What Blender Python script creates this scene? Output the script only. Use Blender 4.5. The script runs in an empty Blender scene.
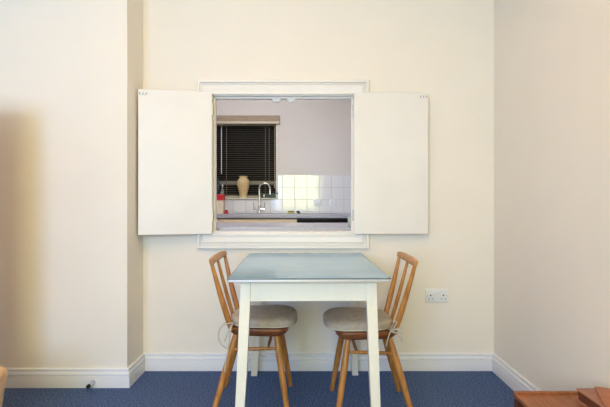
import bpy, bmesh, math, random
from mathutils import Vector, Matrix
random.seed(7)
S = bpy.context.scene
COL = S.collection
PI = math.pi

# ------------------------------------------------------------------ camera, world, lights, exposure
CAMZ = 1.096
cam_d = bpy.data.cameras.new('camera')
cam = bpy.data.objects.new('camera', cam_d)
COL.objects.link(cam)
cam.location = (0, 0, CAMZ)
cam.rotation_euler = (PI/2, 0, 0)
cam_d.sensor_width = 36
cam_d.lens = 468/610*36
cam_d.shift_y = -3.5/610
cam_d.clip_start = 0.02
S.camera = cam

W = bpy.data.worlds.new('dusk')
S.world = W
W.use_nodes = True
W.node_tree.nodes['Background'].inputs[0].default_value = (0.30, 0.36, 0.42, 1)
W.node_tree.nodes['Background'].inputs[1].default_value = 0.02

def area(name, loc, rot, sx, sy, power, col):
    l = bpy.data.lights.new(name, 'AREA')
    l.shape = 'RECTANGLE'
    l.size, l.size_y, l.energy, l.color = sx, sy, power, col
    o = bpy.data.objects.new(name, l)
    o.location, o.rotation_euler = loc, rot
    COL.objects.link(o)
    return o

def point(name, loc, r, power, col):
    l = bpy.data.lights.new(name, 'POINT')
    l.shadow_soft_size, l.energy, l.color = r, power, col
    o = bpy.data.objects.new(name, l)
    o.location = loc
    COL.objects.link(o)
    return o

# daylight through the dining-room window behind the camera, the ceiling uplighter and spot, and the kitchen ceiling lamp
area('daylight_garden', (-0.16, -1.60, 1.55), (PI/2, 0, 0), 1.06, 1.45, 51, (0.95, 1.0, 0.52))
area('daylight_sky', (-1.29, -1.60, 1.55), (PI/2, 0, 0), 1.10, 1.45, 87, (0.42, 0.60, 1.0))
area('ceiling_uplight', (-0.30, 0.90, 2.30), (PI, 0, 0), 0.42, 0.42, 31, (1.0, 0.53, 0.02))
point('ceiling_lamp_dining', (-0.50, 1.95, 2.45), 0.06, 2.2, (1.0, 0.66, 0.36))
point('ceiling_lamp_kitchen', (-0.55, 4.10, 2.32), 0.12, 39, (0.95, 0.94, 0.98))

S.view_settings.view_transform = 'Standard'
S.view_settings.look = 'None'
S.view_settings.gamma = 1.0
S.view_settings.use_curve_mapping = False
S.view_settings.exposure = 0.0

# ------------------------------------------------------------------ materials
def lin(c):
    return tuple(((v/255)/12.92 if v/255 <= 0.04045 else ((v/255+0.055)/1.055)**2.4) for v in c)

def mat(name, rgb, rough=0.6, metal=0.0, spec=0.5, coat=0.0):
    m = bpy.data.materials.new(name)
    m.use_nodes = True
    p = m.node_tree.nodes['Principled BSDF']
    p.inputs['Base Color'].default_value = (*lin(rgb), 1)
    p.inputs['Roughness'].default_value = rough
    p.inputs['Metallic'].default_value = metal
    p.inputs['Specular IOR Level'].default_value = spec
    p.inputs['Coat Weight'].default_value = coat
    return m

def noisy(m, a, b, scale=8, stretch=(1, 1, 1), detail=4, bump=0.0, bscale=None, dist=0.002, pos=(0.35, 0.65)):
    """colour varies between a and b by noise in object space; optional bump from a second noise"""
    nt = m.node_tree
    N, L = nt.nodes, nt.links
    p = N['Principled BSDF']
    tc = N.new('ShaderNodeTexCoord')
    mp = N.new('ShaderNodeMapping')
    mp.inputs['Scale'].default_value = stretch
    L.new(tc.outputs['Object'], mp.inputs['Vector'])
    n = N.new('ShaderNodeTexNoise')
    n.inputs['Scale'].default_value = scale
    n.inputs['Detail'].default_value = detail
    L.new(mp.outputs[0], n.inputs['Vector'])
    r = N.new('ShaderNodeValToRGB')
    r.color_ramp.elements[0].position, r.color_ramp.elements[1].position = pos
    r.color_ramp.elements[0].color = (*lin(a), 1)
    r.color_ramp.elements[1].color = (*lin(b), 1)
    L.new(n.outputs['Fac'], r.inputs['Fac'])
    L.new(r.outputs['Color'], p.inputs['Base Color'])
    if bump:
        n2 = N.new('ShaderNodeTexNoise')
        n2.inputs['Scale'].default_value = bscale or scale
        n2.inputs['Detail'].default_value = 3
        L.new(mp.outputs[0], n2.inputs['Vector'])
        bp = N.new('ShaderNodeBump')
        bp.inputs['Strength'].default_value = bump
        bp.inputs['Distance'].default_value = dist
        L.new(n2.outputs['Fac'], bp.inputs['Height'])
        L.new(bp.outputs['Normal'], p.inputs['Normal'])
    return m

M = {}
M['wall'] = noisy(mat('cream_paint', (239, 233, 225), 0.75, spec=0.25), (238, 232, 224), (240, 234, 226), 3, bump=0.05, bscale=90, dist=0.001)
M['ceiling'] = mat('ceiling_paint', (238, 234, 226), 0.8)
M['gloss'] = noisy(mat('white_gloss_paint', (233, 230, 228), 0.42), (231, 228, 226), (235, 232, 230), 4, bump=0.06, bscale=40, dist=0.001)
M['skirt'] = mat('skirting_gloss', (228, 230, 238), 0.35)
M['cream'] = noisy(mat('cream_gloss_wood', (239, 234, 220), 0.4), (236, 231, 217), (241, 236, 223), 12, (1, 1, 0.3))
M['carpet'] = noisy(mat('blue_carpet', (70, 92, 132), 0.95, spec=0.05), (38, 62, 108), (118, 140, 186), 135, detail=9, bump=1.0, bscale=150, dist=0.012, pos=(0.34, 0.66))
def wood(name, a, b, rough=0.4, s=(6, 6, 1), scale=9):
    return noisy(mat(name, a, rough), a, b, scale, s, 6, 0.08, 30)
M['beech'] = wood('honey_beech', (162, 104, 46), (192, 135, 68), 0.36)
M['elm'] = wood('dark_elm', (104, 58, 28), (138, 82, 44), 0.38, (1.2, 6, 6))
M['teak'] = wood('teak', (126, 74, 42), (154, 94, 56), 0.42, (8, 1, 8))
M['teak_dark'] = wood('teak_shelf', (74, 38, 22), (96, 52, 30), 0.45, (8, 1, 8))
M['fabric'] = noisy(mat('oatmeal_linen', (184, 170, 155), 0.95, spec=0.1), (176, 162, 147), (192, 178, 163), 40, bump=0.35, bscale=260, dist=0.002)
M['piping'] = mat('cream_piping', (205, 194, 172), 0.9, spec=0.1)
M['cord'] = mat('linen_cord', (196, 186, 172), 0.9, spec=0.1)
M['formica'] = noisy(mat('pale_blue_laminate', (140, 175, 200), 0.16), (136, 172, 198), (144, 178, 202), 2.5, (0.4, 3, 1))
M['chrome'] = mat('chrome', (225, 226, 228), 0.14, 1.0)
M['alu'] = mat('bright_trim', (214, 214, 216), 0.38, 0.45)
M['slot'] = mat('grey_slot', (140, 138, 132), 0.5)
M['steel'] = mat('brushed_steel', (190, 190, 188), 0.3, 1.0)
M['groove'] = mat('dark_groove', (60, 62, 66), 0.5)
M['socket'] = mat('white_plastic', (232, 234, 238), 0.3)
M['hole'] = mat('socket_hole', (40, 40, 42), 0.6)
M['rubber'] = mat('black_rubber', (22, 22, 22), 0.6)
M['kwall'] = noisy(mat('kitchen_paint', (222, 216, 212), 0.7), (221, 215, 211), (223, 217, 213), 3)
M['worktop'] = noisy(mat('grey_worktop', (168, 170, 182), 0.35), (158, 160, 174), (178, 180, 192), 120)
M['kcab'] = mat('cream_cabinet', (226, 206, 180), 0.45)
M['blackglass'] = mat('black_glass', (12, 12, 13), 0.12)
M['pelmet'] = wood('pelmet_wood', (150, 130, 110), (168, 148, 128), 0.6, (1, 6, 6))
M['slat'] = mat('blind_slat', (104, 97, 84), 0.5)
M['rail'] = mat('blind_rail', (196, 184, 162), 0.45)
M['cord2'] = mat('blind_cord', (150, 140, 122), 0.8)
M['night'] = mat('night_pane', (10, 10, 11), 0.6, spec=0.2)
M['uframe'] = mat('window_frame_paint', (226, 220, 206), 0.45)
M['vase'] = noisy(mat('cream_glaze', (214, 188, 140), 0.22, coat=0.3), (208, 181, 132), (220, 196, 150), 9)
M['green'] = noisy(mat('dark_green_glaze', (14, 48, 40), 0.3), (12, 42, 34), (20, 58, 48), 20)
M['red'] = mat('red_card', (205, 40, 44), 0.45)
M['card'] = mat('cream_card', (226, 210, 186), 0.6)
M['blueb'] = mat('dark_blue_plastic', (18, 44, 66), 0.3)
M['sponge'] = noisy(mat('sponge_yellow', (196, 184, 96), 0.95), (188, 176, 88), (206, 194, 108), 90, bump=0.5, bscale=120)
M['scour'] = mat('scourer_green', (74, 92, 60), 0.95)
M['black'] = mat('black_plastic', (24, 24, 26), 0.4)
M['kfloor'] = mat('kitchen_lino', (170, 160, 150), 0.5)
M['chair_fab'] = noisy(mat('beige_upholstery', (214, 180, 150), 0.95, spec=0.1), (206, 172, 142), (222, 188, 158), 60, bump=0.3, bscale=200)
M['leather'] = noisy(mat('brown_leather', (146, 96, 74), 0.45), (138, 90, 69), (154, 103, 81), 30, bump=0.15, bscale=120)
M['leather_dark'] = noisy(mat('dark_brown_leather', (92, 50, 36), 0.55), (86, 46, 32), (100, 55, 40), 30)
M['tan'] = noisy(mat('tan_leather', (160, 94, 54), 0.42), (152, 88, 50), (168, 100, 59), 25, bump=0.12, bscale=120)

g = bpy.data.materials.new('clear_glass'); g.use_nodes = True
gp = g.node_tree.nodes['Principled BSDF']
gp.inputs['Base Color'].default_value = (0.90, 0.97, 0.93, 1)
gp.inputs['Roughness'].default_value = 0.05
gp.inputs['Transmission Weight'].default_value = 0.85
M['glass'] = g

def tile_material():
    m = mat('white_ceramic_tile', (232, 232, 234), 0.05, spec=0.75)
    nt = m.node_tree; N, L = nt.nodes, nt.links; p = N['Principled BSDF']
    tc = N.new('ShaderNodeTexCoord')
    n = N.new('ShaderNodeTexNoise'); n.inputs['Scale'].default_value = 42; n.inputs['Detail'].default_value = 3.0
    L.new(tc.outputs['Object'], n.inputs['Vector'])
    bp = N.new('ShaderNodeBump'); bp.inputs['Strength'].default_value = 0.17; bp.inputs['Distance'].default_value = 0.003
    L.new(n.outputs['Fac'], bp.inputs['Height']); L.new(bp.outputs['Normal'], p.inputs['Normal'])
    return m
M['tile'] = tile_material()
M['grout'] = mat('grey_grout', (196, 196, 200), 0.9)

# ------------------------------------------------------------------ mesh helpers
class MB:
    def __init__(s): s.bm = bmesh.new()
    def box(s, x0, x1, y0, y1, z0, z1, bevel=0.0, seg=2, m=None):
        r = bmesh.ops.create_cube(s.bm, size=1.0)
        vs = r['verts']
        for v in vs:
            v.co = Vector(((x0+x1)/2 + v.co.x*(x1-x0), (y0+y1)/2 + v.co.y*(y1-y0), (z0+z1)/2 + v.co.z*(z1-z0)))
            if m is not None: v.co = m @ v.co
        if bevel:
            es = list({e for v in vs for e in v.link_edges})
            bmesh.ops.bevel(s.bm, geom=es, offset=bevel, segments=seg, affect='EDGES', profile=0.5)
        return s
    def loft(s, rings, caps=True, closed=False):
        prev = None; first = None
        for ring in rings:
            vs = [s.bm.verts.new(p) for p in ring]
            n = len(vs)
            if prev:
                for i in range(n): s.bm.faces.new((prev[i], prev[(i+1) % n], vs[(i+1) % n], vs[i]))
            else: first = vs
            prev = vs
        if closed:
            n = len(prev)
            for i in range(n): s.bm.faces.new((prev[i], prev[(i+1) % n], first[(i+1) % n], first[i]))
        elif caps:
            s.bm.faces.new(list(reversed(first))); s.bm.faces.new(prev)
        return s
    def tube(s, pts, rad, n=12, sx=1.0, sy=1.0, up=None):
        """a rod through pts; rad is a number or one per point; (sx, sy) squash the section"""
        pts = [Vector(p) for p in pts]
        rr = rad if isinstance(rad, (list, tuple)) else [rad]*len(pts)
        rings = []
        u = None
        for i, p in enumerate(pts):
            d = (pts[min(i+1, len(pts)-1)] - pts[max(i-1, 0)]).normalized()
            if u is None:
                ref = Vector(up) if up else (Vector((0, 1, 0)) if abs(d.y) < 0.9 else Vector((1, 0, 0)))
                u = (ref - d*ref.dot(d)).normalized()
            else: u = (u - d*u.dot(d)).normalized()
            w = d.cross(u)
            rings.append([p + (u*math.cos(a)*sx + w*math.sin(a)*sy)*rr[i] for a in [2*PI*k/n for k in range(n)]])
        return s.loft(rings)
    def lathe(s, prof, c=(0, 0, 0), n=32, axis='Z'):
        rings = []
        for r, z in prof:
            ring = []
            for k in range(n):
                a = 2*PI*k/n
                q = Vector((r*math.cos(a), r*math.sin(a), z))
                if axis == 'Y': q = Vector((q.x, -q.z, q.y))
                ring.append(q + Vector(c))
            rings.append(ring)
        return s.loft(rings)
    def build(s, name, m, parent=None, smooth=None, kind=None, wn=False):
        bmesh.ops.recalc_face_normals(s.bm, faces=s.bm.faces[:])
        me = bpy.data.meshes.new(name)
        s.bm.to_mesh(me); s.bm.free()
        me.materials.append(m)
        if smooth is not None:
            for p in me.polygons: p.use_smooth = True
            me.set_sharp_from_angle(angle=math.radians(smooth))
        o = bpy.data.objects.new(name, me)
        COL.objects.link(o)
        if parent: o.parent = parent
        if kind: o['kind'] = kind
        return o

def subsurf(o, lv=2):
    md = o.modifiers.new('sub', 'SUBSURF'); md.levels = lv; md.render_levels = lv
    for p in o.data.polygons: p.use_smooth = True

def thing(name, label, cat, loc=(0, 0, 0), rz=0, group=None):
    o = bpy.data.objects.new(name, None)
    o.empty_display_size = 0.1
    COL.objects.link(o)
    o.location = loc; o.rotation_euler = (0, 0, rz)
    return tag(o, label, cat, group)
def tag(o, label, cat, group=None):
    o['label'] = label; o['category'] = cat
    if group: o['group'] = group
    return o
def dup(root, loc, rz, label):
    r = root.copy(); COL.objects.link(r); r.location = loc; r.rotation_euler = (0, 0, rz); r['label'] = label
    for ch in list(root.children):
        c = ch.copy(); COL.objects.link(c); c.parent = r
        for gch in list(ch.children):
            d = gch.copy(); COL.objects.link(d); d.parent = c
    return r
def struct(name, mb, m, smooth=None): return mb.build(name, m, None, smooth, 'structure')

# ------------------------------------------------------------------ the room
BX0, RX, LX = -1.044, 1.218, -3.0      # chimney breast side, side walls
BY, WY0, WY1 = 2.748, 3.018, 3.14      # breast face, hatch wall faces
RY, KY, CZ = -1.5, 5.735, 2.7          # rear wall, kitchen far wall, ceiling
HX0, HX1, HZ0, HZ1 = -0.597, 0.316, 0.890, 1.772   # serving hatch opening

struct('floor', MB().box(LX-0.2, RX+0.2, RY-0.2, WY1, -0.06, 0), M['carpet'])
struct('floor_kitchen', MB().box(-2.2, 1.9, WY1, KY+0.2, -0.06, 0), M['kfloor'])
struct('ceiling', MB().box(LX-0.2, RX+0.2, RY-0.2, WY0, CZ, CZ+0.06), M['ceiling'])
struct('ceiling_kitchen', MB().box(-2.2, 1.9, WY0, KY+0.2, 2.5, 2.56), M['ceiling'])
w = MB()
w.box(LX-0.2, HX0, WY0, WY1, 0, CZ); w.box(HX1, 1.9, WY0, WY1, 0, CZ)
w.box(HX0, HX1, WY0, WY1, 0, HZ0-0.02); w.box(HX0, HX1, WY0, WY1, HZ1+0.02, CZ)
struct('wall_back', w, M['wall'])
struct('wall_chimney_breast', MB().box(LX, BX0, BY, WY0, 0, CZ), M['wall'])
struct('wall_right', MB().box(RX, RX+0.12, RY-0.12, WY0, 0, CZ), M['wall'])
struct('wall_left', MB().box(LX-0.12, LX, RY-0.12, WY0, 0, CZ), M['wall'])
# rear wall with its window opening
w = MB()
w.box(LX, -1.9, RY-0.12, RY, 0, CZ); w.box(0.42, RX, RY-0.12, RY, 0, CZ)
w.box(-1.9, 0.42, RY-0.12, RY, 0, 0.82); w.box(-1.9, 0.42, RY-0.12, RY, 2.27, CZ)
struct('wall_rear', w, M['wall'])
w = MB()
for x in (-1.9, -0.755, 0.37): w.box(x, x+0.05, RY-0.09, RY-0.04, 0.82, 2.27)
for z in (0.82, 2.22): w.box(-1.9, 0.42, RY-0.09, RY-0.04, z, z+0.05)
struct('window_rear', w, M['gloss'])

# skirting boards with a moulded top
SK = [(0, 0), (0.020, 0), (0.020, 0.060), (0.019, 0.064), (0.0135, 0.066), (0.0135, 0.070), (0.020, 0.073), (0.0205, 0.078), (0.0185, 0.084), (0.014, 0.089),
      (0.0085, 0.092), (0.0085, 0.0965), (0.013, 0.0985), (0.0135, 0.103), (0.011, 0.108), (0.006, 0.110), (0, 0.110)]
def skirting(name, p0, p1, inward, e0=0, e1=0):
    p0, p1, n = Vector((*p0, 0)), Vector((*p1, 0)), Vector((*inward, 0))
    d = (p1-p0).normalized()
    mb = MB()
    mb.loft([[p0 + n*t + d*e0*t + Vector((0, 0, z)) for t, z in SK], [p1 + n*t + d*e1*t + Vector((0, 0, z)) for t, z in SK]])
    return struct(name, mb, M['skirt'], 25)
skirting('baseboard_back', (BX0, WY0), (RX, WY0), (0, -1), 1, -1)
skirting('baseboard_right', (RX, WY0), (RX, RY), (-1, 0), 1, 0)
skirting('baseboard_alcove', (BX0, BY), (BX0, WY0), (1, 0), -1, -1)
skirting('baseboard_chimney', (LX, BY), (BX0, BY), (0, -1), 0, 1)

# serving hatch: moulded architrave, lining with a stop bead
AR = [(0, 0), (0, 0.013), (0.004, 0.017), (0.012, 0.017), (0.014, 0.015), (0.0145, 0.009), (0.019, 0.009), (0.030, 0.012), (0.042, 0.019), (0.050, 0.0215), (0.055, 0.0215), (0.0575, 0.018),
      (0.058, 0.012), (0.062, 0.012), (0.066, 0.016), (0.070, 0.018), (0.0725, 0.017), (0.073, 0.013), (0.0765, 0.013), (0.077, 0.025), (0.090, 0.026), (0.095, 0.023), (0.096, 0.0)]
mb = MB()
corners = [(HX0, HZ0-0.012, -1, -1), (HX1, HZ0-0.012, 1, -1), (HX1, HZ1, 1, 1), (HX0, HZ1, -1, 1)]
mb.loft([[Vector((cx+sx*u, WY0-t, cz+sz*u)) for u, t in AR] for cx, cz, sx, sz in corners], closed=True)
struct('trim_1', mb, M['gloss'], 25)
mb = MB()
t = 0.018
mb.box(HX0-0.0, HX0+0.004, WY0-0.004, WY1, HZ0, HZ1)
mb.box(HX1-0.004, HX1, WY0-0.004, WY1, HZ0, HZ1)
mb.box(HX0, HX1, WY0-0.004, WY1, HZ1-0.004, HZ1+0.02)
mb.box(HX0, HX1, WY0-0.012, WY1, HZ0-0.02, HZ0, 0.003)
mb.box(HX0+0.004, HX0+0.014, WY0+0.03, WY0+0.055, HZ0, HZ1-0.004, 0.002)
mb.box(HX1-0.014, HX1-0.004, WY0+0.03, WY0+0.055, HZ0, HZ1-0.004, 0.002)
mb.box(HX0+0.014, HX1-0.014, WY0+0.03, WY0+0.055, HZ1-0.016, HZ1-0.004, 0.002)
struct('trim_2', mb, M['gloss'])

# kitchen shell
KX0, KX1 = -2.0, 1.7
NX0, NX1, NZ0, NZ1 = -1.52, -0.336, 1.118, 2.08    # kitchen window opening
w = MB()
w.box(KX0, NX0, KY, KY+0.2, 0, 2.5); w.box(NX1, KX1, KY, KY+0.2, 0, 2.5)
w.box(NX0, NX1, KY, KY+0.2, 0, NZ0); w.box(NX0, NX1, KY, KY+0.2, NZ1, 2.5)
struct('wall_kitchen', w, M['kwall'])
struct('wall_kitchen_left', MB().box(KX0-0.1, KX0, WY1, KY+0.2, 0, 2.5), M['kwall'])
struct('wall_kitchen_right', MB().box(KX1, KX1+0.1, WY1, KY+0.2, 0, 2.5), M['kwall'])
# tiled splashback: grout bed and bevelled tiles, 150 mm
w = MB()
w.box(KX0, NX1, KY-0.005, KY, 0.935, NZ0); w.box(NX1, KX1, KY-0.005, KY, 0.935, 1.402)
struct('wall_tile_grout', w, M['grout'])
w = MB()
P, G = 0.1505, 0.0035
tz = [0.950-0.1505+0.135, ]
for row in range(4):
    z1 = 1.402 - row*P; z0 = max(z1-P, 0.935)
    if z1-z0 < 0.01: continue
    k = math.floor((KX0+0.276)/P)
    x = -0.276 + k*P
    while x < KX1:
        for a, b in ((max(x, KX0), min(x+P, KX1)),):
            if z0 < NZ0-0.002 and z1 > NZ0+0.002 and a < NX1:
                if b > NX1+0.01: w.box(NX1+G, b-G/2, KY-0.009, KY-0.004, z0+G/2, z1-G/2, 0.0012, 1)
                if NZ0-z0 > 0.01: w.box(a+G/2, min(b, NX1)-G/2, KY-0.009, KY-0.004, z0+G/2, NZ0-0.001, 0.0012, 1)
            elif z0 >= NZ0-0.002 and a < NX1:
                if b > NX1+0.01: w.box(NX1+G, b-G/2, KY-0.009, KY-0.004, z0+G/2, z1-G/2, 0.0012, 1)
            else: w.box(a+G/2, b-G/2, KY-0.009, KY-0.004, z0+G/2, z1-G/2, 0.0012, 1)
        x += P
struct('wall_tile_splashback', w, M['tile'], 20)
# kitchen window: frame, dark panes, sill
fr = MB()
fy = KY+0.150
for x in (NX0, NX1-0.030): fr.box(x, x+0.045, fy, fy+0.05, NZ0, NZ1)
fr.box(NX1-0.020, NX1, KY-0.006, KY+0.03, NZ0, NZ1, 0.002)
for z in (NZ0, NZ1-0.045, 1.290): fr.box(NX0, NX1, fy, fy+0.05, z, z+0.045)
wf = struct('window_1', fr, M['uframe'])
MB().box(NX0, NX1, fy+0.02, fy+0.026, NZ0, NZ1).build('window_pane', M['night'], wf)
struct('trim_3', MB().box(NX0, NX1, KY-0.030, fy, NZ0-0.012, NZ0+0.004, 0.003), M['uframe'])

# ------------------------------------------------------------------ serving-hatch shutters
def shutter(label, hinge, angle, sgn, width, z0, z1):
    """flat panel hung at hinge; sgn -1 opens towards -x; catch plate on the free top corner"""
    t = thing('hatch_shutter', label, 'hatch door', hinge, angle, 'open shutters of the serving hatch')
    th = 0.020
    x0, x1 = (-width, 0) if sgn < 0 else (0, width)
    MB().box(x0, x1, -th, 0, z0, z1, 0.002).build('panel', M['gloss'], t)
    cx = sgn*(width-0.030)
    c = MB(); c.box(cx-0.022, cx+0.022, -th-0.006, -th, z1-0.034, z1-0.018, 0.004, 3)
    cp = c.build('catch_plate', M['socket'], t)
    b = MB()
    for d in (-0.0195, 0.0, 0.0195): b.box(cx+d-0.0028, cx+d+0.0028, -th-0.0075, -th-0.004, z1-0.031, z1-0.021, 0.001, 1)
    b.build('roller_slots', M['slot'], cp)
    for z in (z1-0.11, z0+0.12):
        h = MB(); h.tube([(-sgn*0.005, -0.004, z-0.036), (-sgn*0.005, -0.004, z+0.036)], 0.005, 10)
        h.box(min(0, -sgn*0.004), max(0, -sgn*0.004), -0.02, 0.0, z-0.034, z+0.034)
        h.build('hinge', M['steel'], t)
    return t
shutter('white hatch shutter folded back against the chimney breast corner', (HX0+0.002, WY0-0.026, 0), math.radians(11.2), -1, 0.447, 0.880, 1.781)
shutter('white hatch shutter folded flat against the wall above the double socket', (HX1-0.004, WY0-0.030, 0), math.radians(-0.6), 1, 0.468, 0.880, 1.776)
# magnetic cups under the head of the hatch
for lab, px in (('small white catch under the hatch head, the one towards the blind', 276.5), ('small white catch under the hatch head, the one towards the tiled end', 291.5)):
    x = (px-305)/152.5
    c = thing('hatch_catch', lab, 'catch', (x, WY0+0.045, HZ1-0.016), 0, 'catches under the hatch head')
    b = MB(); b.box(-0.029, 0.029, -0.016, 0.016, -0.009, 0.0, 0.003); b.box(-0.023, 0.023, -0.013, 0.013, -0.020, -0.006, 0.005, 3)
    b.build('catch_body', M['socket'], c)
    b = MB(); b.box(-0.013, 0.013, -0.0145, -0.012, -0.016, -0.011, 0.001, 1); b.build('roller', M['cream'], c)

# ------------------------------------------------------------------ dining table
def table():
    t = thing('dining_table', 'pale blue laminate dining table on cream tapered legs under the hatch', 'table', (0.0514, 0, 0), 0.0162)
    hx, y0, y1, zt = 0.354, 2.021, 2.980, 0.759
    def outline(ins, r=0.012, n=5):
        pts = []
        for cx, cy, a0 in ((hx-ins-r, y1-ins-r, 0), (-hx+ins+r, y1-ins-r, PI/2), (-hx+ins+r, y0+ins+r, PI), (hx-ins-r, y0+ins+r, 1.5*PI)):
            for k in range(n+1):
                a = a0 + PI/2*k/n
                pts.append((cx + r*math.cos(a), cy + r*math.sin(a)))
        return pts
    def ring(ins, z): return [Vector((x, y, z)) for x, y in outline(ins)]
    MB().loft([ring(0.003, zt-0.017), ring(0.003, zt)]).build('tabletop', M['formica'], t, 30)
    e = MB(); e.loft([ring(0.003, zt-0.002), ring(0.0, zt-0.0035), ring(-0.0005, zt-0.005), ring(-0.0015, zt-0.0065),
                      ring(-0.0015, zt-0.016), ring(0.001, zt-0.0175), ring(0.006, zt-0.0175)])
    e.build('edge_trim', M['alu'], t, 30)
    gq = MB(); gq.loft([ring(0.0005, zt-0.0062), ring(-0.0022, zt-0.0056), ring(-0.0022, zt-0.0030), ring(0.0015, zt-0.0022)]); gq.build('trim_groove', M['groove'], t)
    az0, az1 = 0.646, zt-0.0175
    fy0, by1 = 2.074, 2.945
    lt = 0.044
    MB().box(-0.266, 0.262, fy0+0.006, fy0+0.026, az0, az1, 0.002).build('apron', M['cream'], t)
    MB().box(-0.266, 0.262, by1-0.026, by1-0.006, az0, az1, 0.002).build('apron', M['cream'], t)
    for x in (-0.286, 0.260): MB().box(x, x+0.020, fy0+lt-0.003, by1-lt+0.003, az0, az1, 0.002).build('apron', M['cream'], t)
    for sx in (-1, 1):
        for yb, sy, fx, fyy in ((fy0, 1, 0.310, -0.012), (by1, -1, 0.316, 0.014)):
            cxt, cyt = sx*0.2785-0.0015, yb + sy*lt/2
            cxm, cym = cxt + sx*0.004, cyt
            cxb, cyb = sx*fx-0.0055, cyt + fyy
            def sq(cx, cy, h, z): return [Vector((cx+a*h, cy+b*h, z)) for a, b in ((-1, -1), (1, -1), (1, 1), (-1, 1))]
            l = MB(); l.loft([sq(cxb, cyb, 0.0190, 0.0), sq(cxt+(cxb-cxt)*0.5, cyt+(cyb-cyt)*0.5, 0.0215, 0.32), sq(cxt+(cxb-cxt)*0.1, cyt+(cyb-cyt)*0.1, 0.0225, az0), sq(cxt, cyt, 0.0225, az1)])
            es = [ed for ed in l.bm.edges]
            bmesh.ops.bevel(l.bm, geom=[ed for ed in es if abs((ed.verts[0].co-ed.verts[1].co).normalized().z) > 0.7], offset=0.003, segments=2, affect='EDGES', profile=0.5)
            l.build('leg', M['cream'], t, 40)
    return t
table()

# ------------------------------------------------------------------ spindle-back chairs (local +x = forward)
def seat_outline(k=1.0, n=40, xf=0.185, xb=-0.135, wf=0.192, wb=0.160, e=4.5, off=0.0):
    pts = []
    for i in range(n):
        a = 2*PI*i/n
        c, s_ = math.cos(a), math.sin(a)
        u = math.copysign(abs(c)**(2/e), c); v = math.copysign(abs(s_)**(2/e), s_)
        x = (xf+xb)/2 + u*(xf-xb)/2
        f = (x-xb)/(xf-xb)
        y = v*(wb + (wf-wb)*f)
        pts.append(((xf+xb)/2 + (x-(xf+xb)/2)*k + off, y*k))
    return pts
def make_chair():
    t = thing('spindle_back_chair', 'x', 'chair', (0, 0, 0), 0, 'spindle-back chairs at the table')
    s = MB()
    def R(k, z): return [Vector((x, y, z)) for x, y in seat_outline(k)]
    s.loft([R(0.80, 0.398), R(0.90, 0.401), R(0.98, 0.415), R(1.0, 0.429), R(0.995, 0.440), R(0.975, 0.443), R(0.8, 0.438), R(0.4, 0.434)])
    s.build('seat', M['elm'], t, 50)
    legs = {}
    for sy in (-1, 1):
        for key, top, foot in (('f', (0.118, sy*0.130, 0.418), (0.184, sy*0.205, 0)), ('b', (-0.085, sy*0.115, 0.418), (-0.200, sy*0.195, 0))):
            a, b = Vector(top), Vector(foot)
            pts = [a.lerp(b, k/10) for k in range(11)]
            rr = [0.0135, 0.0150, 0.0163, 0.0172, 0.0174, 0.0170, 0.0162, 0.0152, 0.0142, 0.0130, 0.0118]
            MB().tube(pts, rr, 14).build('leg', M['beech'], t, 50)
            legs[key, sy] = (a, b)
    def on(leg, z):
        a, b = leg
        return a.lerp(b, (a.z-z)/(a.z-b.z))
    mids = []
    for sy in (-1, 1):
        p, q = on(legs['f', sy], 0.335), on(legs['b', sy], 0.325)
        pts = [p.lerp(q, k/8) for k in range(9)]
        MB().tube(pts, [0.0065, 0.0075, 0.0085, 0.0092, 0.0095, 0.0092, 0.0085, 0.0075, 0.0065], 10).build('stretcher', M['beech'], t, 50)
        mids.append(p.lerp(q, 0.22))
    pts = [mids[0].lerp(mids[1], k/6) for k in range(7)]
    MB().tube(pts, [0.0065, 0.008, 0.009, 0.0095, 0.009, 0.008, 0.0065], 10).build('stretcher', M['beech'], t, 50)
    # back: two flat outer posts, a thin middle spindle, a bent top rail
    def railx(y): return -0.202 - 0.008*(1-(y/0.215)**2)
    for sy in (-1, 1):
        a = Vector((-0.108, sy*0.142, 0.425)); b = Vector((railx(0.190)+0.001, sy*0.190, 0.778))
        pts = []
        for k in range(11):
            f = k/10
            p = a.lerp(b, f); p.x -= 0.003*math.sin(PI*f)
            pts.append(p)
        rr = [0.0130, 0.0145, 0.0155, 0.0158, 0.0153, 0.0145, 0.0134, 0.0122, 0.0111, 0.0101, 0.0092]
        MB().tube(pts, rr, 14, 0.62, 1.0, (0, 1, 0)).build('back_post', M['beech'], t, 50)
    a = Vector((-0.112, 0, 0.430)); b = Vector((railx(0)+0.001, 0, 0.778))
    pts = [a.lerp(b, k/8) - Vector((0.003*math.sin(PI*k/8), 0, 0)) for k in range(9)]
    MB().tube(pts, [0.0085, 0.0098, 0.0108, 0.0110, 0.0105, 0.0097, 0.0089, 0.0081, 0.0074], 12, 0.9, 1.0, (0, 1, 0)).build('spindle', M['beech'], t, 50)
    rings = []
    n = 16
    for k in range(n+1):
        y = -0.216 + 0.432*k/n
        x = railx(y)
        e = min(1, 0.72+0.28*math.sin(PI*min(1, max(0, k/n))) + 0.1)
        h, th = 0.0170*e, 0.0098
        if k in (0, n): h *= 0.9; th *= 0.8
        sec = []
        for a in range(16):
            c, s_ = math.cos(2*PI*a/16), math.sin(2*PI*a/16)
            u = math.copysign(abs(c)**0.55, c)*th; v = math.copysign(abs(s_)**0.55, s_)*h
            sec.append(Vector((x + u - v*0.27, y, 0.786 + v)))
        rings.append(sec)
    MB().loft(rings).build('top_rail', M['beech'], t, 50)
    return t
LCH, RCH = (-0.268, 2.548, 0), (0.338, 2.488, 0)
ch = make_chair()
ch['label'] = 'honey wood spindle-back chair with its back to the chimney breast side of the table'
ch.location = LCH
dup(ch, RCH, PI, 'honey wood spindle-back chair on the wall-socket side of the table')

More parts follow.
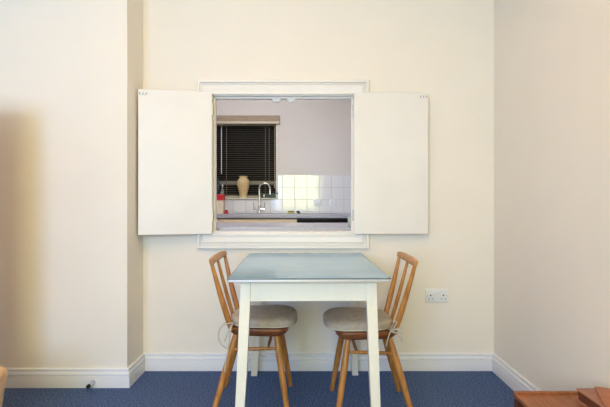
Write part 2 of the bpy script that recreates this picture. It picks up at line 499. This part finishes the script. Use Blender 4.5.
# padded seat cushions with tie cords
def make_cushion():
    t = thing('seat_cushion', 'x', 'cushion', (0, 0, 0), 0, 'linen pads on the chairs')
    def R(k, z, off=0.0): return [Vector((x, y, z)) for x, y in seat_outline(k, 48, 0.226, -0.128, 0.196, 0.172, 3.2, off)]
    c = MB()
    zs = 0.4435
    c.loft([R(0.90, zs), R(0.965, zs+0.003), R(0.985, zs+0.008), R(1.0, zs+0.016), R(1.0, zs+0.026), R(0.985, zs+0.034), R(0.94, zs+0.041), R(0.86, zs+0.046), R(0.70, zs+0.049), R(0.40, zs+0.050), R(0.15, zs+0.050)])
    for v in c.bm.verts:
        if v.co.z > zs+0.02:
            v.co.z += 0.0022*math.sin(v.co.x*31+1)*math.cos(v.co.y*27)
    c.build('pad', M['fabric'], t, 60)
    p = MB()
    ol = seat_outline(0.984, 48, 0.226, -0.128, 0.196, 0.172, 3.2)
    pts = [Vector((x, y, zs+0.0085)) for x, y in ol]
    rings = []
    for i, q in enumerate(pts):
        d = (pts[(i+1) % 48]-pts[i-1]).normalized(); u = Vector((0, 0, 1)); w_ = d.cross(u)
        rings.append([q + (u*math.cos(a)+w_*math.sin(a))*0.0036 for a in [2*PI*k/8 for k in range(8)]])
    p.loft(rings, closed=True)
    p.build('piping', M['piping'], t, 60)
    return t
def smooth_path(pts, sub=6):
    pts = [Vector(p) for p in pts]; out = []
    for i in range(len(pts)-1):
        p0, p1, p2, p3 = pts[max(i-1, 0)], pts[i], pts[i+1], pts[min(i+2, len(pts)-1)]
        for k in range(sub):
            u = k/sub
            out.append(0.5*((2*p1) + (p2-p0)*u + (2*p0-5*p1+4*p2-p3)*u*u + (3*p1-p0-3*p2+p3)*u**3))
    return out + [pts[-1]]
cu = make_cushion()
cu['label'] = 'oatmeal seat pad with long dangling ties on the chair nearer the chimney breast'
cu2 = dup(cu, (RCH[0]-0.014, RCH[1], 0), PI, 'oatmeal seat pad with a small tied bow on the chair nearer the wall socket')
cu.location = LCH
def tie(parent, pts, r=0.0024):
    MB().tube(smooth_path(pts), r, 8).build('tie_cord', M['cord'], parent, 60)
# near back corner of the first pad: knot round the post and three long loose cords
zk = 0.462
tie(cu, [(-0.100, -0.150, zk), (-0.116, -0.168, zk+0.006), (-0.147, -0.162, zk+0.002), (-0.150, -0.140, zk), (-0.130, -0.124, zk)], 0.0034)
tie(cu, [(-0.096, -0.168, zk+0.010), (-0.120, -0.176, zk+0.008), (-0.151, -0.180, zk-0.004), (-0.166, -0.182, zk-0.030), (-0.168, -0.182, zk-0.064), (-0.158, -0.182, zk-0.092), (-0.144, -0.182, zk-0.106), (-0.126, -0.182, zk-0.118)], 0.0034)
tie(cu, [(-0.098, -0.170, zk+0.008), (-0.112, -0.180, zk-0.020), (-0.126, -0.184, zk-0.050), (-0.138, -0.184, zk-0.080)], 0.0034)
tie(cu, [(-0.104, -0.170, zk), (-0.110, -0.188, zk-0.040), (-0.114, -0.196, zk-0.085), (-0.120, -0.206, zk-0.130), (-0.128, -0.214, zk-0.175), (-0.134, -0.214, zk-0.222)], 0.0034)
tie(cu, [(-0.115, 0.150, zk), (-0.128, 0.166, zk+0.004), (-0.147, 0.160, zk), (-0.152, 0.140, zk-0.01), (-0.160, 0.140, zk-0.05)], 0.0034)
# second pad (turned round, so its near side is +y): knot, bow loops and two short tails
zk = 0.448
tie(cu2, [(-0.090, 0.150, zk+0.008), (-0.100, 0.172, zk+0.006), (-0.136, 0.166, zk+0.010), (-0.146, 0.140, zk+0.012), (-0.120, 0.124, zk+0.012)], 0.0034)
tie(cu2, [(-0.100, 0.176, zk), (-0.090, 0.184, zk-0.016), (-0.080, 0.188, zk-0.046), (-0.074, 0.190, zk-0.070)], 0.0036)
tie(cu2, [(-0.100, 0.176, zk), (-0.122, 0.184, zk-0.006), (-0.140, 0.188, zk-0.022), (-0.156, 0.190, zk-0.044)], 0.0034)
tie(cu2, [(-0.100, 0.176, zk), (-0.114, 0.184, zk+0.020), (-0.127, 0.188, zk+0.046), (-0.118, 0.188, zk+0.050), (-0.104, 0.180, zk+0.020), (-0.098, 0.174, zk)], 0.0032)
tie(cu2, [(-0.100, 0.176, zk), (-0.124, 0.186, zk+0.010), (-0.148, 0.190, zk+0.004), (-0.134, 0.188, zk-0.006), (-0.104, 0.178, zk-0.004)], 0.0032)
tie(cu2, [(-0.095, -0.150, zk+0.01), (-0.116, -0.166, zk+0.012), (-0.140, -0.160, zk+0.01), (-0.148, -0.140, zk), (-0.155, -0.140, zk-0.04)], 0.0034)

# ------------------------------------------------------------------ wall socket and door stop
def double_socket():
    t = thing('wall_socket', 'white double electric socket low on the cream wall', 'socket', (0.849, WY0, 0.480))
    MB().box(-0.073, 0.073, -0.010, 0, -0.043, 0.043, 0.004, 3).build('faceplate', M['socket'], t, 40)
    for x in (-0.0085, 0.0085): MB().box(x-0.0075, x+0.0075, -0.0145, -0.009, 0.010, 0.030, 0.0015).build('switch', M['socket'], t)
    for cx in (-0.041, 0.041):
        for a, b, c, d in ((-0.004, 0.004, -0.002, 0.008), (-0.015, -0.0085, -0.0215, -0.0165), (0.0085, 0.015, -0.0215, -0.0165)):
            MB().box(cx+a, cx+b, -0.0108, -0.009, c, d).build('pin_hole', M['hole'], t)
    for x in (-0.061, 0.061): MB().lathe([(0.0035, -0.001), (0.0035, 0.001), (0.002, 0.0015)], (x, -0.010, 0), 12, 'Y').build('screw', M['steel'], t)
double_socket()
t = thing('door_stop', 'chrome door stop with a black rubber tip on the skirting board', 'door stop', (-1.236, BY-0.018, 0.032))
MB().lathe([(0.0155, 0), (0.0160, 0.003), (0.0150, 0.007), (0.010, 0.012), (0.0085, 0.020), (0.0085, 0.052), (0.009, 0.054)], (0, 0, 0), 24, 'Y').build('stem', M['chrome'], t, 40)
MB().lathe([(0.0105, 0.050), (0.0115, 0.053), (0.0115, 0.064), (0.009, 0.069)], (0, 0, 0), 24, 'Y').build('rubber_tip', M['rubber'], t, 40)

# ------------------------------------------------------------------ low teak table by the side wall, with a book and a leather folder
def low_table():
    t = thing('low_teak_table', 'low teak table with a raised end lip beside the cream side wall', 'side table', (0, 0, 0))
    x0, x1, y0, y1, zt = 0.833, 1.185, 0.95, 1.872, 0.334
    MB().box(x0, x1, y0, y1, zt-0.024, zt-0.009, 0.002).build('top_panel', M['teak'], t)
    for ya, yb in ((y1-0.018, y1), (y0, y0+0.018)): MB().box(x0, x1, ya, yb, zt-0.030, zt, 0.003).build('end_lip', M['teak'], t)
    MB().box(x0+0.012, x1-0.012, y0+0.02, y1-0.02, 0.255, 0.270, 0.002).build('shelf', M['teak_dark'], t)
    for x in (x0+0.001, x1-0.031):
        for y in (y0+0.002, y1-0.033):
            MB().box(x, x+0.030, y, y+0.030, 0, zt-0.022, 0.004).build('leg', M['teak_dark'], t)
low_table()
zt = 0.3252
t = thing('leather_bound_book', 'thick brown leather-bound book lying flat on the low teak table', 'book', (1.110, 1.690, zt))
MB().box(-0.070, 0.070, -0.110, 0.110, 0.0, 0.006, 0.0025).build('cover', M['leather'], t)
MB().box(-0.062, 0.066, -0.104, 0.104, 0.006, 0.041, 0.001).build('page_block', M['leather_dark'], t)
MB().box(-0.070, 0.070, -0.110, 0.110, 0.041, 0.048, 0.003).build('cover', M['leather'], t)
t = thing('leather_folder', 'tan leather folder with a round stud resting on the brown book', 'folder', (1.081, 1.690, zt+0.0482), math.radians(-22))
MB().box(-0.012, 0.085, -0.140, 0.112, 0, 0.008, 0.003, 3).build('flap', M['tan'], t, 40)
MB().lathe([(0.007, 0), (0.0065, 0.002), (0.003, 0.0032)], (0.040, 0.066, 0.008), 16).build('stud', M['teak'], t, 40)

# ------------------------------------------------------------------ beige footstool, only its edge in view
t = thing('footstool', 'beige upholstered footstool cut off at the edge of the view, before the chimney breast', 'footstool', (-1.308-0.225, 1.78, 0))
k = MB()
rings = []
for ins, z in ((0.035, 0.07), (0.022, 0.14), (0.008, 0.29), (0.0, 0.350), (0.001, 0.367), (0.010, 0.381), (0.028, 0.390), (0.08, 0.395), (0.16, 0.397)):
    ring = []
    for cx, cy, a0 in ((1, 1, 0), (-1, 1, PI/2), (-1, -1, PI), (1, -1, 1.5*PI)):
        for q in range(7):
            a = a0 + PI/2*q/6
            ring.append(Vector((cx*(0.225-ins)*1.0 + 0.04*math.cos(a), cy*(0.205-ins) + 0.04*math.sin(a), z)))
    rings.append(ring)
k.loft(rings)
k.build('upholstered_body', M['chair_fab'], t, 60)
for sx in (-1, 1):
    for sy in (-1, 1): MB().lathe([(0.014, 0), (0.020, 0.075)], (sx*0.19, sy*0.17, 0), 14).build('leg', M['beech'], t, 50)

t = thing('added_shade_cabinet', 'unseen narrow tall wooden cabinet added at an angle to shade the chimney breast', 'cabinet', (-1.525, 2.335, 0), math.radians(38))  # guessed object outside the view, added to cast soft shade on the breast
MB().box(-0.36, 0.0, 0.0, 0.28, 0.04, 1.62, 0.004).build('body', M['beech'], t)
MB().box(-0.34, -0.02, 0.02, 0.26, 0, 0.04).build('plinth', M['teak_dark'], t)
d = MB().box(-0.355, -0.005, -0.018, 0.0, 0.06, 1.60, 0.003).build('door', M['beech'], t)
MB().lathe([(0.006, 0.018), (0.006, 0.03), (0.014, 0.036), (0.010, 0.045)], (-0.03, 0, 0.85), 14, 'Y').build('knob', M['teak'], d)

# ------------------------------------------------------------------ kitchen: worktops, units
tag(MB().box(-1.95, 1.2, WY1, WY1+0.66, 0.874, 0.912, 0.004).build('worktop', M['worktop']), 'grey kitchen worktop running directly behind the hatch sill', 'worktop')
tag(MB().box(-1.95, 1.65, KY-0.60, KY-0.009, 0.895, 0.935, 0.006).build('worktop', M['worktop']), 'grey kitchen worktop under the blind and tiles', 'worktop')
def base_unit(x0, x1, label):
    t = thing('kitchen_cabinet', label, 'cabinet', ((x0+x1)/2, KY-0.57, 0), 0, 'cream base cabinets under the far worktop')
    h = (x1-x0)/2
    MB().box(-h, h, 0.0, 0.55, 0.10, 0.885).build('body', M['kcab'], t)
    MB().box(-h, h, 0.03, 0.53, 0.0, 0.10).build('plinth', M['kcab'], t)
    d = MB().box(-h+0.003, h-0.003, -0.020, 0.0, 0.740, 0.878, 0.003).build('drawer', M['kcab'], t)
    MB().tube([(-0.06, -0.045, 0.81), (0.06, -0.045, 0.81)], 0.005, 10).box(-0.055, -0.047, -0.045, -0.018, 0.806, 0.814).box(0.047, 0.055, -0.045, -0.018, 0.806, 0.814).build('handle', M['steel'], d)
    d = MB().box(-h+0.003, h-0.003, -0.020, 0.0, 0.105, 0.734, 0.003).build('door', M['kcab'], t)
    MB().tube([(h-0.05, -0.045, 0.56), (h-0.05, -0.045, 0.68)], 0.005, 10).box(h-0.054, h-0.046, -0.045, -0.018, 0.565, 0.573).box(h-0.054, h-0.046, -0.045, -0.018, 0.667, 0.675).build('handle', M['steel'], d)
base_unit(-1.30, -0.899, 'cream drawer cabinet behind the red-topped carton end of the worktop')
base_unit(-0.897, -0.493, 'cream drawer cabinet below the cream vase')
base_unit(-0.491, -0.088, 'cream drawer cabinet below the tap, next to the black oven')
t = thing('built_in_oven', 'black built-in oven under the far worktop below the kitchen sockets', 'oven', (0.213, KY-0.57, 0))
MB().box(-0.297, 0.297, 0.0, 0.55, 0.02, 0.885).build('body', M['black'], t)
MB().box(-0.297, 0.297, -0.018, 0.0, 0.770, 0.880, 0.003).build('control_panel', M['blackglass'], t)
d = MB().box(-0.297, 0.297, -0.020, 0.0, 0.12, 0.760, 0.003).build('oven_door', M['blackglass'], t)
MB().tube([(-0.24, -0.055, 0.71), (0.24, -0.055, 0.71)], 0.008, 12).box(-0.22, -0.205, -0.055, -0.018, 0.702, 0.718).box(0.205, 0.22, -0.055, -0.018, 0.702, 0.718).build('handle', M['steel'], d)
for x in (-0.2, -0.1, 0.1, 0.2): MB().lathe([(0.018, 0.017), (0.016, 0.036)], (x, 0, 0.83), 16, 'Y').build('knob', M['steel'], t)
base_unit(0.514, 0.914, 'cream drawer cabinet hidden past the black oven by the shutter')

# tap
t = thing('kitchen_tap', 'chrome swan-neck kitchen tap with two upright levers', 'tap', (-0.541, 5.545, 0.935))
MB().lathe([(0.026, 0), (0.026, 0.006), (0.020, 0.012), (0.019, 0.075), (0.014, 0.085), (0.0125, 0.10)], (0, 0, 0), 20).build('body', M['chrome'], t, 40)
arc = [(0, 0, 0.09), (0, 0, 0.20), (0, 0, 0.27)] + [(0.062-0.062*math.cos(a), -0.01*math.sin(a), 0.295+0.068*math.sin(a)) for a in [PI*k/14 for k in range(15)]] + [(0.126, 0, 0.26), (0.127, 0, 0.225)]
MB().tube(arc, 0.0105, 14).build('spout', M['chrome'], t, 50)
for sx in (-1, 1):
    l = MB(); l.tube([(sx*0.012, 0, 0.052), (sx*0.066, 0, 0.052)], [0.012, 0.010], 12); l.tube([(sx*0.062, 0, 0.048), (sx*0.064, -0.004, 0.135)], [0.0075, 0.006], 12)
    l.build('lever', M['chrome'], t, 50)

# kitchen sockets
for px, lab in ((317.5, 'single white kitchen socket on the tiles, the one nearer the blind'), (332.6, 'single white kitchen socket on the tiles, the one nearer the shutter')):
    t = thing('kitchen_socket', lab, 'socket', ((px-305)/81.7, KY-0.009, 1.064), 0, 'single sockets on the kitchen tiles')
    MB().box(-0.044, 0.044, -0.010, 0, -0.044, 0.044, 0.004, 3).build('faceplate', M['socket'], t, 40)
    for a, b, c, d in ((-0.004, 0.004, 0.004, 0.013), (-0.015, -0.008, -0.018, -0.012), (0.008, 0.015, -0.018, -0.012)):
        MB().box(a, b, -0.0108, -0.009, c, d).build('pin_hole', M['hole'], t)
    MB().box(0.016, 0.030, -0.0145, -0.009, 0.008, 0.028, 0.0015).build('switch', M['socket'], t)

# ------------------------------------------------------------------ kitchen: blind
t = thing('venetian_blind', 'lowered venetian blind under a brown pelmet in the dark kitchen window', 'blind', (0, KY+0.125, 0))
p = MB(); p.box(NX0-0.03, NX1+0.024, -0.185, -0.125, 2.055, 2.122, 0.004); p.build('pelmet', M['pelmet'], t)
MB().box(NX0+0.0, NX1+0.024, -0.188, 0.012, 2.022, 2.054, 0.003).build('head_rail', M['rail'], t)
b = MB()
z = 1.158
tilt = math.radians(9)
while z < 2.02:
    m = Matrix.Translation((0, 0.0, z)) @ Matrix.Rotation(tilt, 4, 'X')
    b.box(NX0+0.008, NX1-0.006, -0.0125, 0.0125, -0.0009, 0.0009, m=m)
    z += 0.0235
b.build('slats', M['slat'], t)
MB().box(NX0+0.008, NX1-0.006, -0.012, 0.012, 1.128, 1.146, 0.003).build('bottom_rail', M['rail'], t)
for px in (226.6, 265.4, 269.2): 
    x = (px-305)/80.0
    MB().tube([(x, -0.0155, 1.14), (x, -0.0155, 2.03)], 0.0026, 6).build('ladder_cord', M['cord2'], t)
x = (221.5-305)/80.3
MB().tube([(x, -0.035, 1.42), (x, -0.035, 2.03)], 0.0048, 8).build('tilt_wand', M['socket'], t, 50)
x = (274.7-305)/80.3
MB().tube([(x, -0.030, 1.26), (x, -0.030, 2.03)], 0.0034, 8).lathe([(0.004, 1.24), (0.009, 1.25), (0.007, 1.28), (0.003, 1.29)], (x, -0.030, 0), 12).build('pull_cord', M['rail'], t, 50)

# ------------------------------------------------------------------ kitchen: small things
SILL = NZ0+0.004
t = tag(MB().lathe([(0.050, 0), (0.053, 0.006), (0.047, 0.018), (0.045, 0.030), (0.055, 0.075), (0.070, 0.125), (0.078, 0.165), (0.079, 0.190), (0.072, 0.218), (0.054, 0.236), (0.046, 0.245), (0.046, 0.252),
                    (0.057, 0.262), (0.058, 0.268), (0.050, 0.270), (0.038, 0.262), (0.038, 0.235), (0.030, 0.22)], (0, 0, 0), 40).build('vase', M['vase'], None, 60), 'cream glazed baluster vase on the kitchen window sill', 'vase')
t.location = ((242.7-305)/82, KY+0.035, SILL)
t.scale = (1, 1, 1)
# green trough
t = thing('green_trough', 'dark green glazed trough on the window sill behind the tap', 'trough', ((269.3-305)/82, KY+0.03, SILL))
k = MB(); k.box(-0.105, 0.105, -0.035, 0.035, 0, 0.058, 0.005); k.box(-0.110, 0.110, -0.04, 0.04, 0.050, 0.062, 0.004); k.build('basin', M['green'], t)
MB().box(-0.075, -0.058, -0.0375, -0.034, 0.012, 0.042, 0.001, 1).build('white_mark', M['socket'], t)
MB().box(0.080, 0.088, -0.0375, -0.034, 0.010, 0.046, 0.001, 1).build('white_mark', M['socket'], t)
# carton
t = thing('carton', 'cream carton with a red top at the end of the far worktop', 'carton', ((217.5-305)/83.5, 5.55, 0.935))
MB().box(-0.090, 0.090, -0.06, 0.06, 0, 0.156, 0.003).build('box_body', M['card'], t)
MB().box(-0.091, 0.091, -0.061, 0.061, 0.156, 0.228, 0.004).build('lid', M['red'], t)
t = tag(MB().lathe([(0.0, 0), (0.030, 0), (0.033, 0.006), (0.030, 0.012), (0.018, 0.018), (0.016, 0.030), (0.022, 0.040), (0.012, 0.046)], (0, 0, 0), 20).build('red_stopper', M['red'], None, 50), 'small red stopper on the worktop beside the carton', 'stopper')
t.location = ((226.6-305)/84.5, 5.52, 0.935)
t = thing('blue_bottle', 'dark blue bottle standing on the sill behind the red-topped carton', 'bottle', ((216.8-305)/82, KY+0.045, SILL))
MB().lathe([(0.030, 0), (0.032, 0.01), (0.032, 0.15), (0.020, 0.18), (0.013, 0.19), (0.013, 0.205)], (0, 0, 0), 24).build('bottle_body', M['blueb'], t, 50)
MB().lathe([(0.015, 0.203), (0.015, 0.235), (0.010, 0.238)], (0, 0, 0), 20).build('cap', M['blueb'], t, 50)
t = thing('glass_bottle', 'small clear glass bottle on the sill between blue bottle and vase', 'bottle', ((221.4-305)/82, KY+0.045, SILL))
MB().lathe([(0.022, 0), (0.024, 0.006), (0.024, 0.085), (0.012, 0.110), (0.011, 0.150)], (0, 0, 0), 24).build('bottle_body', M['glass'], t, 50)
MB().lathe([(0.013, 0.148), (0.013, 0.170), (0.009, 0.172)], (0, 0, 0), 16).build('cap', M['steel'], t, 50)
t = thing('dish_sponge', 'yellow and green dish sponge on the far worktop under the tiles', 'sponge', ((291-305)/84, 5.60, 0.935))
MB().box(-0.036, 0.036, -0.022, 0.022, 0, 0.022, 0.004).build('foam', M['sponge'], t)
MB().box(-0.036, 0.036, -0.022, 0.022, 0.0222, 0.030, 0.002).build('scouring_layer', M['scour'], t)
t = thing('scrubbing_brush', 'small black scrubbing brush beside the dish sponge', 'brush', ((298.3-305)/84, 5.59, 0.935), 0.4)
MB().lathe([(0.020, 0), (0.022, 0.010), (0.016, 0.012)], (0.006, 0, 0), 18).build('bristle_head', M['black'], t, 40)
MB().tube([(0.006, 0, 0.012), (0.006, 0, 0.020), (0, 0, 0.026), (-0.026, 0, 0.018)], [0.010, 0.012, 0.009, 0.006], 12).build('handle', M['black'], t, 40)
# tumbler at the hatch jamb
t = tag(MB().lathe([(0.024, 0), (0.026, 0.002), (0.033, 0.072), (0.0305, 0.072), (0.024, 0.006), (0.012, 0.005)], (0, 0, 0), 28).build('glass_tumbler', M['glass'], None, 60), 'pale green glass tumbler behind the hatch jamb on the near kitchen worktop', 'tumbler')
t.location = (0.322, 3.205, 0.9125)
